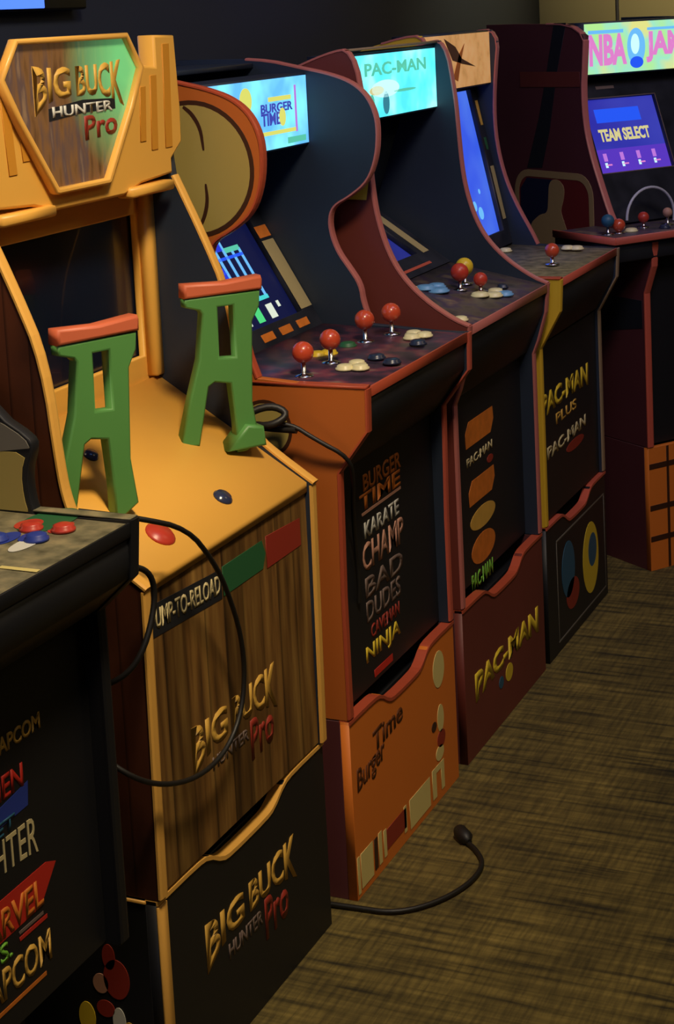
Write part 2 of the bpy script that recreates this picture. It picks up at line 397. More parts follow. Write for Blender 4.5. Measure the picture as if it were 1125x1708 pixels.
def deck(root, W, pts, z_edge, top_m, trim_m, over=0., under='panel_black'):
    """control deck: pts = (x_back, z_back), (x_front, z_front)"""
    (xb, zb), (xf, zf) = pts
    y0, y1 = (PT+.0015-over, W-PT-.0015+over) if not over else (-over, W+over)
    t = .014
    d = plate('control_deck', [[(xb, zb-t), (xf, zf-t), (xf, zf), (xb, zb)]], y0, y1, 'Y', top_m, root, .001)
    box('deck_edge_trim', (xf, xf+.003), (y0, y1), (zf-t-.002, zf+.0015), trim_m, d, .0008)
    return d

def front_panel(root, W, x0=-.02, z0=ZR+.004, z1=.70, m_='panel_black'):
    return plate('front_panel', [[(PT+.001, z0), (W-PT-.001, z0), (W-PT-.001, z1), (PT+.001, z1)]], x0-.014, x0, 'X', m_, root, .0008)
def apron(root, W, pts, m_='panel_black'):
    """front board below the deck, bent: (x, z) points from top to bottom"""
    o = plate('deck_apron', [pts+[(x-.012, z) for x, z in reversed(pts)]], PT+.001, W-PT-.001, 'Y', m_, root, .0005)
    return o
def carcass(root, W, back, top):
    plate('back_panel', [[(PT+.0015, ZR+.002), (W-PT-.0015, ZR+.002), (W-PT-.0015, top), (PT+.0015, top)]], back, back+.01, 'X', 'inner_dark', root, .0005)
    box('bottom_panel', (back+.012, -.036), (PT+.0015, W-PT-.0015), (ZR+.001, ZR+.015), 'panel_black', root)
def marquee(root, W, x, z0, z1, face, depth=.09, case='inner_dark'):
    mq = box('marquee', (x-depth, x-.003), (PT+.002, W-PT-.002), (z0-.004, z1+.004), case, root, .001)
    rectp('marquee_face', PT+.004, W-PT-.004, z0, z1, x-.003, face, mq, th=.003)
    return mq
def board(root, W, a, b, m_, scr, scr_m, y0=.0, name='screen_bezel'):
    """slanted bezel board between (x, z) a (top) and b (bottom); scr = (y0, y1, t0, t1) of the screen, t measured down the slope"""
    ax = Vector((b[0]-a[0], b[1]-a[1])); L = ax.length; ax.normalize(); nr = Vector((-ax.y, ax.x))
    def fn(x, y, z):  # x = out of the board, y along, z = distance down the slope
        return (a[0]+ax.x*z+nr.x*x, y, a[1]+ax.y*z+nr.y*x)
    if nr.x < 0: nr = -nr
    y0, y1 = PT+.0015, W-PT-.0015
    hole = [(scr[0], scr[2]), (scr[1], scr[2]), (scr[1], scr[3]), (scr[0], scr[3])]
    o = plate(name, [[(y0, 0), (y1, 0), (y1, L), (y0, L)], hole], -.012, 0, 'X', m_, root, .0006, fn)
    s = plate('screen', [[(scr[0]-.004, scr[2]-.004), (scr[1]+.004, scr[2]-.004), (scr[1]+.004, scr[3]+.004), (scr[0]-.004, scr[3]+.004)]], -.020, -.0125, 'X', scr_m, root, .0004, fn)
    return o, s, fn, L

# ================================================================== 1. BURGER CABINET (orange)
W = .4774
root = thing('arcade_cabinet', (0, 0, 0), 'orange four-joystick arcade cabinet with round head, cream disc on its side and cyan marquee', 'arcade cabinet')
mould = [(0, .31), (0, .51), (.004, .716), (.056, .785), (.058, .852), (-.005, .853)]
head = [(-.13, .862), (-.144, .90), (-.148, .935), (-.168, .965), (-.19, .995), (-.202, 1.03), (-.203, 1.06), (-.192, 1.082), (-.158, 1.099), (-.122, 1.126), (-.104, 1.17), (-.099, 1.215), (-.103, 1.25), (-.12, 1.283), (-.15, 1.306), (-.194, 1.321), (-.24, 1.331), (-.33, 1.352), (-.5, 1.355)]
prof = [(-.5, ZR+.001), (0, ZR+.001)]+mould[1:]+smooth(head, 1)
ps = side_panels(root, W, prof, mould[:-1], 'orange_side', 'inner_dark', 'tmold_orange', 'tmold_red')
for i, p in enumerate(ps):
    sweep('edge_trim', [q_ for q_ in smooth(head, 2) if q_[0] > -.36 or HT], PT+.003, .003, 'tmold_orange' if i == 0 else 'tmold_pink', p, (0 if i == 0 else W-PT)+PT/2)
L0 = ps[0]
def sideart(loops, m_, name='side_art', d=.0006): return plate(name, loops, -d, 0, 'Y', m_, L0, .0001)
sideart([ell(-.222, 1.195, .109, .109, 48), ell(-.222, 1.195, .1015, .1015, 48)], 'brown_line', 'disc_outline')
sideart([ell(-.222, 1.195, .1015, .1015, 48)], 'cream', 'cream_disc')
def arcband(pts, wd):
    L_ = []; R_ = []
    pts = smooth(pts, 2)
    for i, p in enumerate(pts):
        a = Vector(pts[max(i-1, 0)]); b_ = Vector(pts[min(i+1, len(pts)-1)]); t = (b_-a).normalized(); k = i/(len(pts)-1); q = wd*(.3+.7*math.sin(math.pi*min(1, .15+k*.8)))
        L_.append((p[0]-t.y*q, p[1]+t.x*q)); R_.append((p[0]+t.y*q, p[1]-t.x*q))
    return L_+R_[::-1]
sideart([arcband([(-.232, 1.294), (-.217, 1.283), (-.203, 1.259), (-.200, 1.225)], .0032)], 'brown_line', 'disc_curve', .0012)
sideart([arcband([(-.217, 1.100), (-.205, 1.12), (-.198, 1.145), (-.200, 1.172)], .0032)], 'brown_line', 'disc_curve', .0012)
sideart([ell(-.119, .781, .047, .047, 32), ell(-.119, .781, .041, .041, 32)], 'brown_line', 'disc_outline')
sideart([ell(-.119, .781, .041, .041, 32)], 'cream', 'cream_disc')
carcass(root, W, -.499, 1.345)
box('top_panel', (-.489, -.34), (PT+.0015, W-PT-.0015), (1.335, 1.345), 'inner_dark', root)
d = deck(root, W, ((-.235, .862), (.055, .852)), .852, 'deck_print_red', 'tmold_orange')
box('deck_side_trim', (-.14, .058), (-.002, PT+.002), (.8525, .857), 'tmold_orange', d, .001)
for (x, y) in ((-.072, .053), (-.072, .158), (-.086, .335), (-.066, .408)): joystick(root, x, y, .856, r=.0175, h=.022)
for (x, y, m_) in ((-.028, .115, 'button_white'), (-.004, .122, 'button_white'), (-.022, .150, 'button_white'), (-.015, .376, 'button_white'), (-.024, .408, 'button_white'), (.0, .398, 'button_white'),
                   (-.118, .205, 'button_yellow'), (-.105, .222, 'button_yellow'), (.015, .33, 'button_dark'), (-.01, .205, 'button_dark'), (.03, .175, 'button_dark'), (-.10, .29, 'badge_green')):
    button(root, x, y, .856, m_, .013)
apron(root, W, [(.052, .838), (.050, .788), (-.005, .712), (-.018, .70)])
fp = front_panel(root, W, -.02)
F = -.02
lettering('logo_lettering', 'BURGER', (.145, .31, .642, .672), F, 'text_orange', fp)
lettering('logo_lettering', 'TIME', (.128, .305, .612, .640), F, 'text_orange', fp)
rectp('logo_underline', .135, .305, .604, .609, F, 'text_pink', fp)
lettering('logo_lettering', 'KARATE', (.142, .293, .563, .591), F, 'text_white', fp)
lettering('logo_lettering', 'CHAMP', (.130, .309, .508, .556), F, 'text_pink', fp, bold=.02)
lettering('logo_lettering', 'BAD', (.135, .30, .462, .497), F, 'text_grey', fp, bold=.022)
lettering('logo_lettering', 'DUDES', (.135, .285, .420, .456), F, 'text_grey', fp, bold=.022)
lettering('logo_lettering', 'CAVEMAN', (.150, .275, .388, .412), F, 'badge_red', fp)
lettering('logo_lettering', 'NINJA', (.125, .275, .345, .381), F, 'text_yellow', fp)
rectp('coin_sticker', .155, .235, .318, .331, F, 'text_red', fp)
mq = marquee(root, W, -.233, 1.198, 1.320, 'marq_cyan')
G = -.233
rectp('marquee_art', .30, .39, 1.281, 1.289, G, 'glow_yellow', mq)
lettering('marquee_lettering', 'TIME', (.27, .345, 1.240, 1.262), G, 'glow_navy', mq)
lettering('marquee_lettering', 'BURGER', (.27, .395, 1.262, 1.278), G, 'glow_navy', mq)
rectp('marquee_art', .265, .405, 1.223, 1.230, G, 'glow_yellow', mq)
plate('marquee_art', [ell(.352, 1.252, .012, .016)], G, G+.0016, 'X', 'glow_yellow', mq, .0001)
plate('marquee_art', [ell(.215, 1.288, .022, .022)], G, G+.0008, 'X', 'glow_yellow', mq, .0001)
rectp('marquee_art', .405, .412, 1.222, 1.305, G, 'glow_magenta', mq); 
rectp('marquee_art', .37, .445, 1.203, 1.214, G, 'glow_tealgreen', mq)
bz, sc, fn, L = board(root, W, (-.353, 1.079), (-.222, .856), 'bezel_dark', (.045, .415, .02, .215), 'screen_navy')
T = -.0124
# maze on the screen (bright ladders), t runs down the slope
def sq(y0, y1, t0, t1, m_): return rectp('screen_image', y0, y1, t0, t1, T, m_, sc, fn, .0004)
for y in (.20, .232, .262, .290, .318, .345): sq(y-.0045, y+.0045, .01 if y < .3 else .062, .165, 'glow_sky')
for y in (.06, .10, .15): sq(y-.004, y+.004, .01, .165, 'glow_sky')
for y0, y1, t in ((.10, .16, .06), (.155, .262, .10), (.215, .35, .075), (.10, .215, .14)): sq(y0, y1, t-.003, t+.003, 'glow_royal')
for y, t0, t1 in ((.13, .02, .15), (.185, .02, .15), (.246, .09, .16), (.276, .015, .06), (.215, .12, .165), (.246, .02, .05)): sq(y-.012, y+.012, t0, t1, 'glow_blue')
sq(.19, .352, .160, .168, 'glow_cyan'); sq(.292, .348, .056, .066, 'glow_tealgreen')
for y, m_ in ((.235, 'glow_white'), (.285, 'glow_green'), (.335, 'glow_white'), (.37, 'glow_white')):
    rectp('screen_image', y-.012 if y < .36 else y-.005, y+.012 if y < .36 else y+.005, .178, .206 if y < .36 else .19, T, m_, sc, fn, .0004)
rectp('bezel_strip', .413, .458, .068, .212, .0, 'strip_cream', bz, fn)
rectp('bezel_strip', .413, .458, .038, .062, .0, 'text_orange', bz, fn)
for y in (.23, .30, .37): rectp('bezel_badge', y, y+.045, .228, .243, .0, 'text_orange', bz, fn)
def art_burger(r_, fn_):
    fb = [c for c in r_.children if c.name.startswith('front_board')][0]
    lettering('riser_lettering', 'Burger', (.02, .135, .165, .215), 0, 'text_brown', fb, rise=.012)
    lettering('riser_lettering', 'Time', (.09, .22, .213, .250), 0, 'text_brown', fb, rise=.008)
    for y0, y1, z0, z1, m_ in ((.004, .014, .008, .072, 'cream_light'), (.018, .068, .012, .072, 'cream_light'), (.074, .088, .016, .07, 'brown_line'), (.092, .106, .016, .072, 'cream_light'),
                               (.114, .126, .018, .066, 'cream_light'), (.126, .215, .026, .062, 'badge_red'), (.205, .217, .018, .066, 'cream_light'), (.232, .330, .012, .066, 'cream_light'), (.342, .362, .014, .07, 'cream_light'), (.386, .402, .016, .07, 'cream_light')):
        rectp('food_art', y0, y1, z0, z1, 0, m_, fb)
    rectp('food_art', .362, .386, .058, .07, 0, 'cream_light', fb)
    plate('food_art', [ell(.395, .243, .028, .034)], 0, .0008, 'X', 'cream_light', fb, .0001)
    for cy, cz, ry, rz_, m_ in ((.395, .150, .016, .026, 'cream_light'), (.362, .146, .012, .009, 'brown_line'), (.395, .112, .02, .016, 'badge_red'), (.385, .088, .02, .014, 'cream_light')):
        plate('food_art', [ell(cy, cz, ry, rz_)], 0, .0008, 'X', m_, fb, .0001)
riser((0, 0, 0), W, .48, 'bright orange riser base with dark lettering and pale food squares along its foot', 'orange_riser', 'maroon_dark', 'tmold_orange', art_burger)

# ================================================================== 2. MAROON PAC-MAN CABINET
W = .4964; y0 = .5277
root = thing('arcade_cabinet', (0, y0, 0), 'maroon arcade cabinet with bright cyan marquee and column of orange plates on its front', 'arcade cabinet')
mould = [(0, .31), (0, .70), (.012, .73), (.030, .79), (.036, .85)]
head = [(.036, .85), (.005, .862), (-.05, .897), (-.093, .94), (-.118, .985), (-.135, 1.04), (-.143, 1.09), (-.148, 1.165), (-.152, 1.244), (-.17, 1.362), (-.22, 1.356), (-.33, 1.315), (-.5, 1.27)]
prof = [(-.5, ZR+.001), (0, ZR+.001)]+mould[1:]+smooth(head, 1)
ps = side_panels(root, W, prof, mould, 'maroon', 'inner_dark', 'tmold_pink')
for i, p in enumerate(ps): sweep('edge_trim', [q_ for q_ in smooth(head, 2) if q_[0] > -.36 or HT], PT+.003, .003, 'tmold_pink', p, (0 if i == 0 else W-PT)+PT/2)
carcass(root, W, -.499, 1.26)
plate('top_panel', [[(-.489, 1.268), (-.33, 1.311), (-.22, 1.350), (-.192, 1.354), (-.192, 1.350), (-.22, 1.346), (-.33, 1.305), (-.489, 1.262)]], PT+.0015, W-PT-.0015, 'Y', 'inner_dark', root, .0005)
box('top_edge_strip', (-.192, -.184), (PT+.0015, W-PT-.0015), (1.3565, 1.361), 'tmold_pale', root, .0005)
plate('corner_patch', [[(-.205, 1.085), (-.155, 1.083), (-.149, 1.117), (-.170, 1.110)]], -.0008, 0, 'Y', 'text_yellow', ps[0], .0001)
d = deck(root, W, ((-.175, .893), (.034, .848)), .85, 'deck_print', 'tmold_pink')
def dz(x): return .848+(.034-x)*.2153+.0002
for (x, y, m_, r_) in ((-.085, .045, 'button_white', .011), (.008, .036, 'button_white', .012), (-.125, .13, 'button_white', .009), (-.125, .20, 'button_blue', .017), (-.10, .205, 'button_blue', .019), (-.115, .235, 'button_blue', .016), (-.14, .165, 'button_white', .012),
                       (-.03, .25, 'button_white', .016), (-.01, .275, 'button_white', .016), (.002, .305, 'button_blue', .016), (-.018, .31, 'button_white', .014), (-.07, .37, 'button_yellow', .011), (-.02, .36, 'button_dark', .01)):
    button(root, x, y, dz(x), m_, r_)
joystick(root, -.075, .262, dz(-.075), 'button_red', .018, .018); joystick(root, -.085, .318, dz(-.085), 'button_yellow', .018, .018); joystick(root, -.04, .285, dz(-.04), 'button_red', .012, .014)
apron(root, W, [(.030, .832), (.026, .79), (-.012, .705), (-.024, .695)])
fp = front_panel(root, W, -.03)
box('apron_seam', (-.03, -.024), (PT+.004, W-PT-.004), (.6945, .6975), 'apron_edge', fp, .0005)
F = -.03; sk = .0
def plt(y0_, y1_, zc, h, m_, e=.6):
    return plate('picture_plate', [[(y0_, zc-h/2), (y1_-.02, zc-h/2), (y1_, zc), (y1_-.004, zc+h/2), (y0_+.02, zc+h/2), (y0_, zc+h*.1)]], F, F+.0008, 'X', m_, fp, .0001)
plt(.135, .30, .605, .050, 'text_orange'); plt(.143, .295, .486, .048, 'text_orange')
plate('picture_plate', [ell(.218, .425, .074, .022)], F, F+.0008, 'X', 'gold', fp, .0001)
plate('picture_plate', [ell(.215, .363, .070, .030)], F, F+.0008, 'X', 'text_orange', fp, .0001)
lettering('panel_lettering', 'PAC-MAN', (.138, .288, .542, .560), F, 'text_pale', fp, rise=.004)
plate('lettering_dot', [ell(.272, .528, .018, .008)], F, F+.0008, 'X', 'badge_red', fp, .0001)
lettering('panel_lettering', 'PAC-MAN', (.140, .265, .292, .325), F, 'art_green', fp)
def art_pac(r_, fn_):
    fb = [c for c in r_.children if c.name.startswith('front_board')][0]
    lettering('riser_lettering', 'PAC-MAN', (.055, .453, .113, .160), 0, 'text_yellow', fb, bold=.05, ends=.25)
    plate('small_badge', [ell(.255, .088, .022, .018)], 0, .0008, 'X', 'text_yellow', fb, .0001)
    plate('small_badge', [ell(.205, .085, .014, .012)], 0, .0008, 'X', 'art_teal', fb, .0001)
riser((0, y0, 0), W, .48, 'maroon riser base with yellow lettering and orange top edge', 'maroon', 'maroon_dark', 'tmold_orange', art_pac)
mq = marquee(root, W, -.19, 1.224, 1.346, 'marq_cyan2', .08)
G = -.19
lettering('marquee_lettering', 'PAC-MAN', (.10, .42, 1.305, 1.330), G, 'glow_tealgreen', mq)
for cy, cz, ry, rz_, m_ in ((.20, 1.278, .07, .017, 'glow_pale'), (.155, 1.276, .035, .009, 'glow_cream'), (.20, 1.250, .016, .022, 'glow_teal'), (.30, 1.27, .06, .003, 'glow_tealgreen'), (.13, 1.25, .012, .02, 'glow_tealgreen')):
    plate('marquee_art', [ell(cy, cz, ry, rz_)], G, G+.0008, 'X', m_, mq, .0001)
bz, sc, fn, L = board(root, W, (-.345, 1.012), (-.175, .895), 'bezel_dark', (.05, .395, .02, .155), 'screen_dim')
plate('hood_panel', [[(-.355, 1.008), (-.345, 1.008), (-.27, 1.215), (-.28, 1.215)]], PT+.0015, W-PT-.0015, 'Y', 'inner_dark', root, .0005)
rectp('bezel_strip', .42, .452, .03, .16, .0, 'strip_cream', bz, fn)
rectp('bezel_strip', .05, .40, .185, .192, .0, 'tmold_red', bz, fn)

# ================================================================== 3. YELLOW-SIDED PAC-MAN CABINET
W = .4757; y0 = 1.0554
root = thing('arcade_cabinet', (0, y0, 0), 'yellow-sided arcade cabinet with unlit tan marquee and tall bright blue screen', 'arcade cabinet')
mould = [(0, .31), (0, .70), (.046, .783), (.05, .85)]
head = [(-.145, .858), (-.16, .89), (-.188, .94), (-.215, 1.0), (-.232, 1.06), (-.241, 1.12), (-.243, 1.18), (-.238, 1.256), (-.224, 1.372), (-.30, 1.368), (-.5, 1.31)]
prof = [(-.5, ZR+.001), (0, ZR+.001)]+mould[1:]+smooth(head, 1)
ps = side_panels(root, W, prof, mould, 'side_yellow', 'inner_dark', 'side_yellow', 'tmold_pale')
for i, p in enumerate(ps): sweep('edge_trim', [q_ for q_ in smooth(head, 2) if q_[0] > -.36 or HT], PT+.003, .003, 'tmold_pink', p, (0 if i == 0 else W-PT)+PT/2)
carcass(root, W, -.499, 1.30)
box('top_panel', (-.31, -.25), (PT+.0015, W-PT-.0015), (1.360, 1.367), 'inner_dark', root)
d = deck(root, W, ((-.235, .858), (.047, .850)), .85, 'deck_stone', 'tmold_red')
box('deck_side_trim', (-.08, .05), (-.002, PT+.002), (.8505, .855), 'tmold_orange', d, .001)
joystick(root, -.02, .175, .855, r=.016, h=.016)
for (x, y) in ((-.186, .345), (-.085, .44), (-.05, .455)): button(root, x, y if y < .36 else y-.06, .857, 'button_white', .013)
button(root, -.03, .40, .856, 'button_white', .014)
apron(root, W, [(.044, .835), (.040, .783), (-.002, .708), (-.010, .702)])
fp = front_panel(root, W, -.008)
F = -.008
lettering('panel_lettering', 'PAC-MAN', (.024, .385, .546, .592), F, 'text_yellow', fp, bold=.045, ends=.2)
lettering('panel_lettering', 'PLUS', (.125, .285, .505, .530), F, 'gold', fp)
lettering('panel_lettering', 'PAC-MAN', (.055, .355, .442, .470), F, 'text_pale', fp, bold=.035, rise=.006)
plate('lettering_dot', [ell(.265, .428, .07, .012)], F, F+.0008, 'X', 'badge_red', fp, .0001)
def art_black(r_, fn_):
    fb = [c for c in r_.children if c.name.startswith('front_board')][0]
    for a, b_, c_, d_ in ((.07, .46, .252, .256), (.07, .46, .022, .026), (.07, .074, .026, .252), (.456, .46, .026, .252)): rectp('print_border', a, b_, c_, d_, 0, 'apron_edge', fb)
    plate('riser_art', [ell(.155, .165, .05, .065)], 0, .0008, 'X', 'art_teal', fb, .0001)
    plate('riser_art', [ell(.185, .100, .05, .035)], 0, .0008, 'X', 'badge_red', fb, .0001)
    plate('riser_art', [ell(.335, .135, .065, .085), ell(.35, .15, .035, .04)], 0, .0008, 'X', 'text_yellow', fb, .0001)
    plate('riser_art', [ell(.35, .15, .035, .04)], 0, .0008, 'X', 'art_teal', fb, .0001)
riser((0, y0, 0), W, .48, 'black riser base with grey print border, yellow ring and red top edge', 'panel_black', 'panel_black', 'tmold_red', art_black)
mq = marquee(root, W, -.245, 1.247, 1.367, 'marq_tan', .07)
for pts, m_ in ([[(.15, 1.36), (.20, 1.31), (.26, 1.30), (.35, 1.29), (.26, 1.312), (.22, 1.34)], 'text_brown'], [[(.20, 1.27), (.24, 1.32), (.28, 1.345), (.25, 1.30), (.23, 1.262)], 'text_orange'], [[(.13, 1.26), (.16, 1.25), (.17, 1.29), (.14, 1.31)], 'brown_line']):
    plate('marquee_art', [pts], -.245, -.2442, 'X', m_, mq, .0001)
bz, sc, fn, L = board(root, W, (-.287, 1.245), (-.206, .862), 'bezel_dark', (.03, .420, .012, .355), 'screen_blue')
for a in ((.430, .452, .20, .33, 'strip_cream'), (.432, .448, .04, .10, 'gold'), (.432, .446, .13, .16, 'badge_green')): rectp('bezel_strip', *a[:4], .0, a[4], bz, fn)
for y, t, r_ in ((.30, .28, .012), (.33, .30, .015), (.27, .31, .009), (.35, .25, .006)): plate('screen_image', [ell(y, t, r_, r_)], -.0124, -.012, 'X', 'glow_sky', sc, .0001, fn)

# ================================================================== 4. HUNTING CABINET (yellow, wood-print front)
W = .5135; yb = -.5896
root = thing('arcade_cabinet', (-.008, yb, 0), 'yellow hunting arcade cabinet with wood plank front, switched-off screen and hexagonal sign on top', 'arcade cabinet')
def Y(y): return y-yb
def XX(x): return x+.008
mould = [(.002, .31), (.006, .725)]
head = [(.006, .725), (-.055, .765), (-.088, .79), (-.105, .83), (-.112, .871), (-.124, 1.011), (-.160, 1.099), (-.205, 1.195)]
head = [(XX(x)-.002, z) for x, z in head]
prof = [(-.5, ZR+.001), (0, ZR+.001), (.008, .72)]+smooth(head, 1)+[(-.22, 1.38), (-.5, 1.38)]
ps = side_panels(root, W, prof, [(.002, .31), (.007, .722)], 'planks_dark', 'inner_dark', 'tmold_yellow')
for i, p in enumerate(ps): sweep('edge_trim', [q_ for q_ in smooth(head, 2) if q_[0] > -.36 or HT], PT+.003, .003, 'tmold_yellow', p, (0 if i == 0 else W-PT)+PT/2)
carcass(root, W, -.499, 1.36)
box('top_panel', (-.489, -.24), (PT+.0015, W-PT-.0015), (1.35, 1.36), 'inner_dark', root)
# sloping yellow deck
dk = plate('gun_deck', [[(.002, .727), (-.245, .883), (-.245, .868), (.002, .712)]], PT+.0015, W-PT-.0015, 'Y', 'yellow', root, .001)
th = math.atan2(.156, .247); dn = Vector((math.sin(th), 0, math.cos(th)))
def deck_z(x): return .727+(.002-x)*.6316
for x, y, r_, m_ in ((-.175, Y(-.407), .010, 'lens_dark'), (-.04, Y(-.283), .013, 'lens_dark'), (-.04, Y(-.46), .019, 'button_red')):
    lathe('deck_button', [(r_*1.15, 0), (r_*1.15, .002), (r_, .003), (r_*.9, .006), (.0005, .007)], (x, y, deck_z(x)), m_, dk, dn, 20)
# yellow bezel surround and dark screen
bx = -.252
plate('screen_surround', [[(PT+.0015, .878), (W-PT-.0015, .85), (W-PT-.0015, 1.19), (PT+.0015, 1.19)], [(Y(-.545), .918), (Y(-.118), .918), (Y(-.118), 1.139), (Y(-.545), 1.139)]], bx-.012, bx, 'X', 'yellow', root, .002)
rectp('screen', Y(-.552), Y(-.110), .911, 1.146, bx-.018, 'screen_off', root, th=.004)
for ysgn in (0, 1):
    y_ = (PT+.0015, PT+.022) if ysgn == 0 else (W-PT-.022, W-PT-.0015)
    box('surround_rib', (bx, bx+.018), y_, (.885, 1.185), 'yellow', root, .003)
# topper
tx = -.192
cy_ = W/2
half = [(.166, 1.366), (.200, 1.363), (.200, 1.409), (.262, 1.407), (.268, 1.30), (.266, 1.245), (.232, 1.222), (.232, 1.200), (.14, 1.194), (.09, 1.182), (0, 1.182)]
topper = plate('topper_shell', [[(cy_+a, z) for a, z in half]+[(cy_-a, z) for a, z in reversed(half[:-1])]+[(cy_-.10, 1.40), (cy_+.10, 1.40)]], tx-.03, tx, 'X', 'yellow', root, .004)
for s in (1, -1):
    for a, wd, zt, zb in ((.158, .016, 1.335, 1.255), (.190, .018, 1.350, 1.240), (.232, .020, 1.395, 1.24)):
        plate('groove_shade', [[(cy_+s*(a-wd/2-.008), zb), (cy_+s*(a+wd/2-.008), zb), (cy_+s*(a+wd/2), zt), (cy_+s*(a-wd/2), zt)]], tx, tx+.0014, 'X', 'yellow_groove_shade' , topper, .0006)  # flat strips, recess shade put into their colour
    box('foot_ledge', (tx-.02, tx+.008), (cy_+s*.10, cy_+s*.22) if s > 0 else (cy_-.22, cy_-.10), (1.176, 1.192), 'yellow', topper, .004)
cs = cy_-.033
so = [(.139, 1.415), (.178, 1.364), (.144, 1.307), (.070, 1.207), (.064, 1.205)]
si = [(.134, 1.407), (.168, 1.364), (.135, 1.311), (.062, 1.214)]
frame = [(cs+a, z) for a, z in so]+[(cs-a, z) for a, z in reversed(so)]
inn = [(cs+a, z) for a, z in si]+[(cs-a, z) for a, z in reversed(si)]
fr_ = plate('sign_frame', [frame, inn], tx, tx+.014, 'X', 'tmold_yellow', root, .003)
sg = plate('sign_face', [[(cs+a*1.03, z+(.002 if z > 1.3 else -.002)) for a, z in si]+[(cs-a*1.03, z+(.002 if z > 1.3 else -.002)) for a, z in reversed(si)]], tx+.001, tx+.005, 'X', 'sign_art_glare', root, .0005)
G = tx+.005
big_buck('sign_lettering', (Y(-.462), Y(-.238), 1.332, 1.374), G, sg, .5)
plate('sign_banner', [[(Y(-.43), 1.303), (Y(-.345), 1.309), (Y(-.262), 1.309), (Y(-.262), 1.324), (Y(-.345), 1.327), (Y(-.43), 1.32)]], G, G+.0006, 'X', 'dark_art', sg, .0001)
lettering('sign_lettering', 'HUNTER', (Y(-.422), Y(-.27), 1.307, 1.322), G+.0006, 'text_white', sg)
lettering('sign_lettering', 'Pro', (Y(-.345), Y(-.26), 1.270, 1.304), G, 'badge_red', sg, rise=.004)
# wood front
fp = plate('front_panel', [[(PT+.001, ZR+.004), (W-PT-.001, ZR+.004), (W-PT-.001, .712), (PT+.001, .712)]], -.016, -.002, 'X', 'planks', root, .0008)
F = -.002
big_buck('panel_lettering', (Y(-.478), Y(-.225), .444, .490), F, fp, .45)
lettering('panel_lettering', 'HUNTER', (Y(-.425), Y(-.318), .412, .430), F, 'text_grey', fp)
lettering('panel_lettering', 'Pro', (Y(-.312), Y(-.240), .376, .436), F, 'badge_red', fp, rise=.004)
plate('strip_backing', [[(Y(-.575), .650), (Y(-.37), .638), (Y(-.37), .680), (Y(-.575), .694)]], F, F+.0006, 'X', 'dark_art', fp, .0001)
lettering('panel_lettering', 'PUMP-TO-RELOAD', (Y(-.560), Y(-.375), .659, .686), F+.0006, 'text_pale', fp, rise=-.012, bold=.02)
plate('green_badge', [[(Y(-.366), .640), (Y(-.245), .640), (Y(-.235), .66), (Y(-.245), .682), (Y(-.366), .682)]], F, F+.0008, 'X', 'badge_green', fp, .0001)
plate('red_badge', [[(Y(-.232), .636), (Y(-.118), .636), (Y(-.118), .678), (Y(-.232), .684)]], F, F+.0008, 'X', 'badge_red', fp, .0001)
def art_buck(r_, fn_):
    fb = [c for c in r_.children if c.name.startswith('front_board')][0]
    big_buck('riser_lettering', (.118, .400, .160, .205), 0, fb, .5)
    lettering('riser_lettering', 'HUNTER', (.18, .284, .125, .148), 0, 'text_grey', fb)
    lettering('riser_lettering', 'Pro', (.292, .368, .092, .156), 0, 'badge_red', fb, rise=.004)
    sb = [c for c in r_.children if c.name.startswith('side_board')][0]
    for cx_, cz, a, b_, m_ in ((-.075, .185, .02, .028, 'badge_red'), (-.10, .175, .012, .014, 'text_pink'), (-.085, .215, .01, .018, 'badge_red'), (-.125, .122, .013, .022, 'text_yellow'), (-.075, .125, .01, .02, 'text_white'), (-.06, .105, .012, .022, 'gold'), (-.095, .140, .014, .012, 'badge_red')):
        plate('side_art', [ell(cx_+.006, cz, a, b_)], -.0008, 0, 'Y', m_, sb, .0001)
riser((-.012, yb, 0), W, .46, 'black riser base with gold and red lettering and yellow top edge', 'panel_black', 'panel_black', 'tmold_yellow', art_buck, h=.3035+.0025)
rr = [o for o in C.objects if o.get('category') == 'riser'][-1]
box('corner_trim', (-.001, .003), (0, .022), (0, .298), 'tmold_yellow', rr, .001)
box('side_edge_trim', (-.46, -.016), (-.002, .004), (.300, .3045), 'tmold_yellow', rr, .0008)

# gun stands on the deck
sto = [(-.021, .0), (0, .073), (.017, .125), (.026, .193), (.022, .198), (0, .205), (-.001, .218), (.122, .218), (.120, .194), (.107, .172), (.100, .05), (.108, -.012), (.086, -.024), (.070, -.024), (.070, .02), (.065, .083), (.040, .088), (.030, .083), (.010, -.004)]
hole = [(.052, .200), (.076, .200), (.076, .122), (.050, .124)]
cap = [(-.002, .2185), (.125, .2185), (.126, .234), (.124, .240), (.062, .236), (-.001, .240)]
def gun_stand(loc, d2, label, foot):
    rz = math.atan2(d2[1], d2[0])
    t = thing('gun_stand', loc, label, 'stand', None, rz)
    plate('stand_frame', [sto, hole], -.010, .010, 'Y', 'green', t, .003)
    plate('top_pad', [cap], -.013, .013, 'Y', 'orange_cap', t, .004)
    if foot: plate('foot_block', [[(.05, -.018), (.115, -.018), (.112, .012), (.085, .018)]], -.020, .020, 'Y', 'green', t, .004)
    return t
gun_stand((-.128, -.556, .808), (.40, .917), 'green A-frame gun stand with orange top pad, left one by the black cabinet', False)
gun_stand((-.139, -.203, .807), (.606, .796), 'green A-frame gun stand with orange top pad, right one beside the cream disc', True)
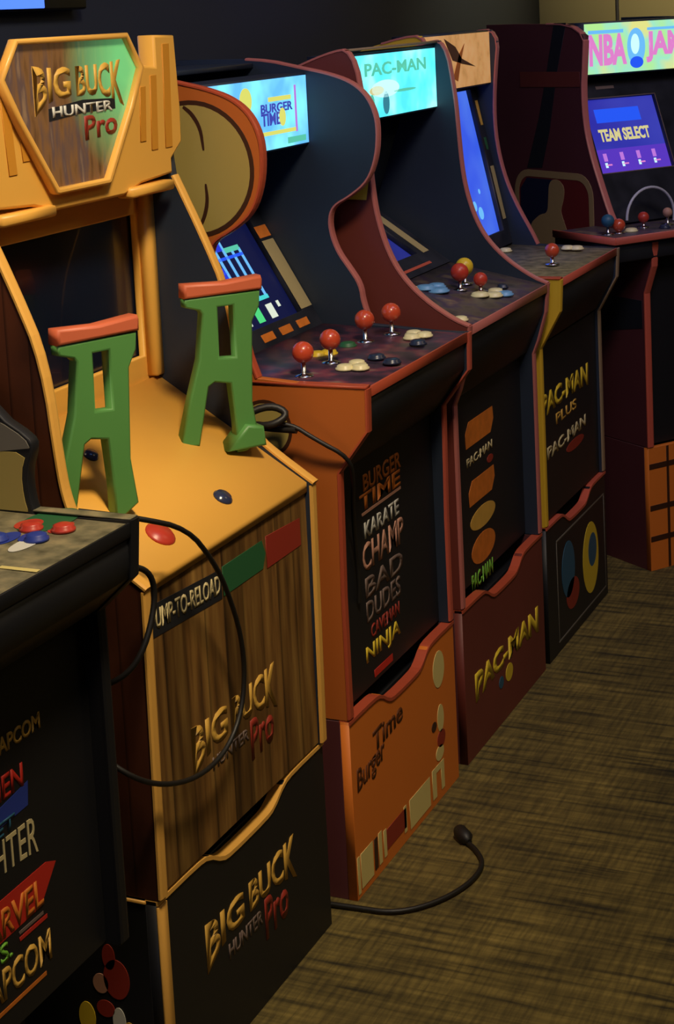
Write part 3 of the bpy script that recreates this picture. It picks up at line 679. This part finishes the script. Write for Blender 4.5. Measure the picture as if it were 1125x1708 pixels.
# cords of the guns
tag(tube('cable', [(-.05, -.645, .84), (.01, -.60, .822), (.035, -.53, .790), (.035, -.469, .728), (.03, -.426, .672), (.025, -.386, .595), (.02, -.373, .53), (.02, -.394, .478), (.02, -.445, .448), (.02, -.521, .448), (.02, -.605, .476), (.01, -.66, .51), (-.03, -.67, .54)], .0035, 'cable'), 'long black cable drooping in a loop over the wood plank front', 'cable')
tag(tube('cable', [(-.02, -.655, .79), (.02, -.655, .780), (.03, -.628, .768), (.03, -.611, .746), (.03, -.613, .715), (.028, -.638, .672), (.01, -.652, .640), (-.03, -.66, .62)], .0038, 'cable'), 'short black cable hooked beside the front left corner of the yellow deck', 'cable')
tag(tube('cable', [(-.10, -.045, .80), (-.06, -.030, .80), (-.02, -.025, .775), (.03, -.01, .745), (.02, .02, .70), (.006, .045, .655), (-.008, .075, .60), (-.014, .095, .54), (-.014, .098, .50), (-.016, .098, .47)], .0035, 'cable'), 'thin dark cable running down the black front of the orange cabinet', 'cable')
tag(tube('cable', [(-.13, -.060, .815), (-.09, -.035, .83), (-.06, -.030, .815), (-.08, -.055, .80), (-.12, -.05, .80), (-.10, -.030, .79), (-.05, -.03, .79)], .006, 'cable'), 'bunched black cable and plug knotted behind the right gun stand', 'cable')
# floor cable with plug
fc = tube('cable', [(-.12, -.035, .006), (-.034, -.032, .006), (.015, -.028, .006), (.066, -.025, .006), (.106, .003, .006), (.139, .053, .006), (.158, .114, .006), (.156, .172, .006), (.129, .211, .006), (.108, .228, .007)], .0042, 'cable')
tag(fc, 'black power cable with plug lying curled on the carpet', 'cable')
pv = Vector((-.021, .02, 0)).normalized()
lathe('plug', [(.004, 0), (.008, .006), (.0125, .012), (.0125, .036), (.010, .042)], (.111, .226, .0115), 'cable', fc, (pv.x, pv.y, .06), 12)

# ================================================================== 5. BLACK CABINET AT FRONT LEFT
W = .52; ym = -1.2
root = thing('arcade_cabinet', (0, ym, 0), 'black arcade cabinet at far left with red, white and gold lettering on its front', 'arcade cabinet')
def YM(y): return y-ym
mould = [(0, .31), (0, .735), (.05, .782), (.056, .852)]
head = [(-.078, .848), (-.084, .87), (-.085, .90), (-.073, .932), (-.080, .945), (-.12, .967), (-.18, 1.04), (-.22, 1.15), (-.23, 1.36), (-.5, 1.38)]
prof = [(-.5, ZR+.001), (0, ZR+.001)]+mould[1:]+smooth(head, 1)
ps = side_panels(root, W, prof, mould, 'panel_black', 'panel_black', 'panel_black')
# printed lining on the right board
plate('side_art', [smooth([(-.086, .852), (-.091, .87), (-.092, .90), (-.083, .925), (-.14, .925), (-.2, .90), (-.2, .852)], 1)], W-PT-.0022, W-PT-.0012, 'Y', 'cream', ps[1], .0001)
plate('side_art', [smooth([(-.077, .931), (-.083, .943), (-.12, .963), (-.2, .99), (-.2, .93), (-.12, .925)], 1)], W-PT-.0024, W-PT-.0012, 'Y', 'apron_edge', ps[1], .0001)
carcass(root, W, -.499, 1.36)
d = deck(root, W, ((-.3, .852), (.053, .848)), .848, 'deck_stone', 'panel_black')
box('deck_end_cap', (-.08, .056), (W-PT-.001, W), (.8522, .854), 'deck_stone', d, .0004)
z_ = .852
for cx_, cyy, a, b_, m_ in ((-.045, YM(-.715), .03, .05, 'badge_green'), (-.015, YM(-.735), .012, .022, 'button_red'), (-.06, YM(-.735), .016, .02, 'button_red'), (-.03, YM(-.775), .012, .02, 'art_blue'), (-.055, YM(-.79), .014, .025, 'art_blue'), (-.02, YM(-.80), .012, .03, 'text_white')):
    zz = .848+(.053-cx_)*.0113
    plate('deck_art', [ell(cx_, cyy, a, b_)], zz+.0004, zz+.001, 'Z', m_, d, .0001)
for cx_, cyy, m_ in ((-.005, YM(-.745), 'button_red'), (-.045, YM(-.752), 'button_red'), (-.015, YM(-.785), 'art_blue'), (-.06, YM(-.80), 'art_blue')):
    button(root, cx_, cyy, .8495, m_, .012)
box('deck_stripe', (.0, .05), (YM(-.882), YM(-.874)), (.8490, .8498), 'cream_light', d, .0002)
apron(root, W, [(.052, .836), (.050, .782), (.0, .737), (-.014, .735)])
fp = front_panel(root, W, -.02, z1=.732)
box('apron_seam', (-.02, -.013), (PT+.004, W-PT-.004), (.730, .733), 'apron_edge', fp, .0005)
F = -.02
lettering('logo_lettering', 'CAPCOM', (YM(-.897), YM(-.800), .630, .650), F, 'gold', fp)
lettering('logo_lettering', 'X-MEN', (YM(-.945), YM(-.84), .578, .606), F, 'text_red', fp, bold=.022)
plate('logo_backing', [[(YM(-1.0), .545), (YM(-.835), .552), (YM(-.832), .580), (YM(-.9), .570), (YM(-1.0), .575)]], F, F+.0006, 'X', 'art_blue', fp, .0001)
lettering('logo_lettering', 'STREET', (YM(-.98), YM(-.862), .538, .556), F+.0006, 'art_teal', fp)
lettering('logo_lettering', 'FIGHTER', (YM(-.955), YM(-.822), .495, .535), F, 'text_pale', fp, bold=.0, ends=.15)
plate('logo_backing', [[(YM(-1.1), .415), (YM(-.825), .423), (YM(-.79), .462), (YM(-.81), .470), (YM(-1.1), .465)]], F, F+.0006, 'X', 'text_red', fp, .0001)
lettering('logo_lettering', 'MARVEL', (YM(-.955), YM(-.82), .424, .458), F+.0006, 'text_orange', fp, bold=.022)
lettering('logo_lettering', 'VS.', (YM(-.93), YM(-.885), .395, .418), F, 'art_green', fp)
rectp('logo_stripe', YM(-.87), YM(-.815), .404, .409, F, 'text_red', fp)
rectp('logo_stripe', YM(-.87), YM(-.822), .412, .416, F, 'text_grey', fp)
lettering('logo_lettering', 'CAPCOM', (YM(-.955), YM(-.812), .352, .390), F, 'gold', fp, bold=.02)
rectp('logo_underline', YM(-1.06), YM(-.825), .338, .343, F, 'text_orange', fp)
mq = marquee(root, W, -.24, 1.24, 1.35, 'marq_tan', .07)
bz, sc, fn, L = board(root, W, (-.36, 1.15), (-.25, .856), 'bezel_dark', (.05, .47, .03, .27), 'screen_off')
riser((-.165, ym, 0), W, .32, 'plain black set-back riser base under the front left cabinet', 'panel_black', 'panel_black', None, None, 0, 'flat')

# ================================================================== 6. BASKETBALL CABINET (turned to the aisle)
W = .49; N0 = (.062, 1.713, 0); NR = math.radians(-35)
root = thing('arcade_cabinet', N0, 'maroon basketball arcade cabinet with pink-lettered lit marquee and blue menu screen', 'arcade cabinet', None, NR)
NZ = .318
mould = [(0, NZ+.002), (0, .709), (.03, .78), (.035, .84)]
head = [(-.10, .865), (-.123, .885), (-.161, .966), (-.194, 1.04), (-.216, 1.115), (-.221, 1.206), (-.214, 1.26), (-.203, 1.368), (-.45, 1.376), (-.62, 1.376)]
prof = [(-.62, NZ+.001), (0, NZ+.001)]+mould[1:]+smooth(head, 1)
_z, ZR = ZR, NZ
ps = side_panels(root, W, prof, mould, 'maroon_dark', 'inner_dark', 'tmold_red')
for i, p in enumerate(ps): sweep('edge_trim', [q_ for q_ in smooth(head, 2) if q_[0] > -.36 or HT], PT+.003, .003, 'tmold_pink', p, (0 if i == 0 else W-PT)+PT/2)
L0 = ps[0]
sideart([[(-.324, 1.375), (-.274, 1.375), (-.317, 1.251), (-.355, 1.10), (-.393, .999), (-.458, .996), (-.40, 1.13), (-.361, 1.25)]], 'dark_art', 'dark_stripe')
sideart([[(-.475, 1.21), (-.226, 1.213), (-.226, 1.251), (-.475, 1.25)]], 'maroon', 'cross_band', .0012)
sideart([[(-.62, .69), (-.01, .69), (-.01, .62), (-.62, .52)]], 'dark_art', 'dark_stripe')
def rrect(x0, x1, z0, z1, r_):
    o_ = []
    for cx_, cz, a0 in ((x1-r_, z1-r_, 0), (x0+r_, z1-r_, 90), (x0+r_, z0+r_, 180), (x1-r_, z0+r_, 270)):
        for k in range(7):
            a = math.radians(a0+15*k); o_.append((cx_+r_*math.cos(a), cz+r_*math.sin(a)))
    return o_
sideart([rrect(-.515, -.185, .70, .992, .06), rrect(-.497, -.203, .715, .974, .045)], 'emblem_line', 'logo_frame', .0012)
sideart([rrect(-.497, -.203, .715, .974, .045)], 'emblem_red', 'logo_field', .0006)
sideart([[(-.495, .74), (-.40, .74), (-.36, .83), (-.345, .97), (-.46, .97), (-.49, .94)]], 'emblem_navy', 'logo_field', .0009)
sideart([smooth([(-.47, .74), (-.46, .84), (-.41, .875), (-.375, .88), (-.37, .92), (-.365, .965), (-.33, .975), (-.30, .955), (-.305, .92), (-.32, .89), (-.31, .87), (-.29, .83), (-.28, .77), (-.30, .73), (-.47, .73)], 2)], 'emblem_line', 'logo_silhouette', .0013)
carcass(root, W, -.619, 1.366)
box('top_panel', (-.60, -.24), (PT+.0015, W-PT-.0015), (1.358, 1.366), 'inner_dark', root)
ZR = _z
dN = box('control_deck', (-.185, .052), (-.13, W+.13), (.845, .862), 'deck_print', root, .003)
box('deck_edge_trim', (.052, .056), (-.131, W+.131), (.848, .866), 'tmold_red', dN, .001)
box('deck_edge_trim', (-.185, .055), (-.134, -.130), (.848, .866), 'tmold_red', dN, .001)
box('deck_box', (-.20, .035), (-.115, W+.115), (.80, .845), 'panel_black', root, .003)
joystick(root, -.03, -.084, .862, 'art_teal', .018, .016); joystick(root, -.03, -.050, .862, 'ball_red', .004, .016)
joystick(root, -.06, .055, .862, 'button_red', .012, .014); joystick(root, -.05, .125, .862, 'text_pink', .02, .012); joystick(root, -.03, .30, .862, 'ball_red', .02, .016)
button(root, -.03, -.011, .862, 'button_white', .014); button(root, -.01, .08, .862, 'button_dark', .012); button(root, -.03, .21, .862, 'button_white', .012)
tube('cup_ring', [(-.09, .105+.078*math.cos(math.radians(a)), .883+.074*math.sin(math.radians(a))) for a in range(-14, 196, 14)], .0035, 'cable_white', root, 1)
fp = plate('front_panel', [[(PT+.001, NZ+.004), (W-PT-.001, NZ+.004), (W-PT-.001, .80), (PT+.001, .80)]], -.03, -.016, 'X', 'panel_black', root, .0008)
mq = marquee(root, W, -.225, 1.242, 1.369, 'marq_green', .07)
G = -.225
lettering('marquee_lettering', 'NBA', (.032, .155, 1.262, 1.342), G, 'glow_pink', mq, bold=.045)
lettering('marquee_lettering', 'JAM', (.220, .345, 1.262, 1.342), G, 'glow_pink', mq, bold=.045)
rectp('marquee_art', .225, .34, 1.345, 1.352, G, 'glow_sky', mq)
rectp('marquee_art', .03, .145, 1.343, 1.352, G, 'glow_sky', mq)
plate('marquee_art', [ell(.187, 1.305, .03, .048)], G, G+.0008, 'X', 'glow_sky', mq, .0001)
plate('marquee_art', [ell(.183, 1.312, .014, .026)], G+.0008, G+.0016, 'X', 'glow_pale', mq, .0001)
plate('marquee_art', [ell(.187, 1.265, .022, .015)], G+.0008, G+.0016, 'X', 'glow_royal', mq, .0001)
bz, sc, fn, L = board(root, W, (-.275, 1.236), (-.130, .868), 'bezel_dark', (.028, .268, .062, .262), 'screen_violet')
T = -.0124
rectp('screen_image', .064, .212, .088, .125, T, 'glow_royal', sc, fn, .0004)
rectp('screen_image', .03, .268, .196, .260, T, 'glow_purple', sc, fn, .0004)
def fl(x, y, z): return fn(x, y, z)
lettering('screen_lettering', 'TEAM SELECT', (.060, .228, .176, .142), T, 'glow_cream', sc, fn, bold=.04, thick=.0004)
for y in (.06, .115, .17, .222):
    rectp('screen_image', y-.006, y+.006, .207, .228, T+.0004, 'glow_magenta', sc, fn, .0004)
    rectp('screen_image', y-.004, y+.016, .236, .240, T+.0004, 'glow_pink', sc, fn, .0004)
    rectp('screen_image', y-.006, y+.002, .232, .245, T+.0004, 'glow_pale', sc, fn, .0004)
for a in ((.028, .270, .0600, .0625), (.028, .270, .2615, .264), (.268, .2705, .06, .264)): rectp('screen_border', *a, 0, 'text_grey', bz, fn)
rectp('bezel_badge', .08, .14, .03, .038, 0, 'text_grey', bz, fn)
def art_brick(r_, fn_):
    fb = [c for c in r_.children if c.name.startswith('front_board')][0]
    for z in (.075, .155, .262): rectp('dark_band', .002, W-.002, z, z+.014, 0, 'brown_line', fb)
    for y in (.058, .17, .28, .39): rectp('dark_band', y, y+.008, .002, NZ-.003, 0, 'brown_line', fb)
r6 = riser(N0, W, .58, 'reddish riser base with dark grid bands under the basketball cabinet', 'orange_riser', 'maroon_dark', None, art_brick, NR, 'flat', h=NZ)
r6.children[0].data.materials[0] = mat('brick_orange', (150, 62, 32), .55, noise=.2, nscale=6)

# blue monitor high on the wall behind the hunting cabinet
t = thing('wall_monitor', (-.65, .05, 1.458), 'blue glowing monitor edge high on the dark wall at upper left', 'monitor')
box('monitor_case', (0, .03), (-.26, .30), (.0, .34), 'panel_black', t, .004)
box('monitor_screen', (.03, .033), (-.25, .16), (.004, .33), 'glow_wallmon', t, .001)
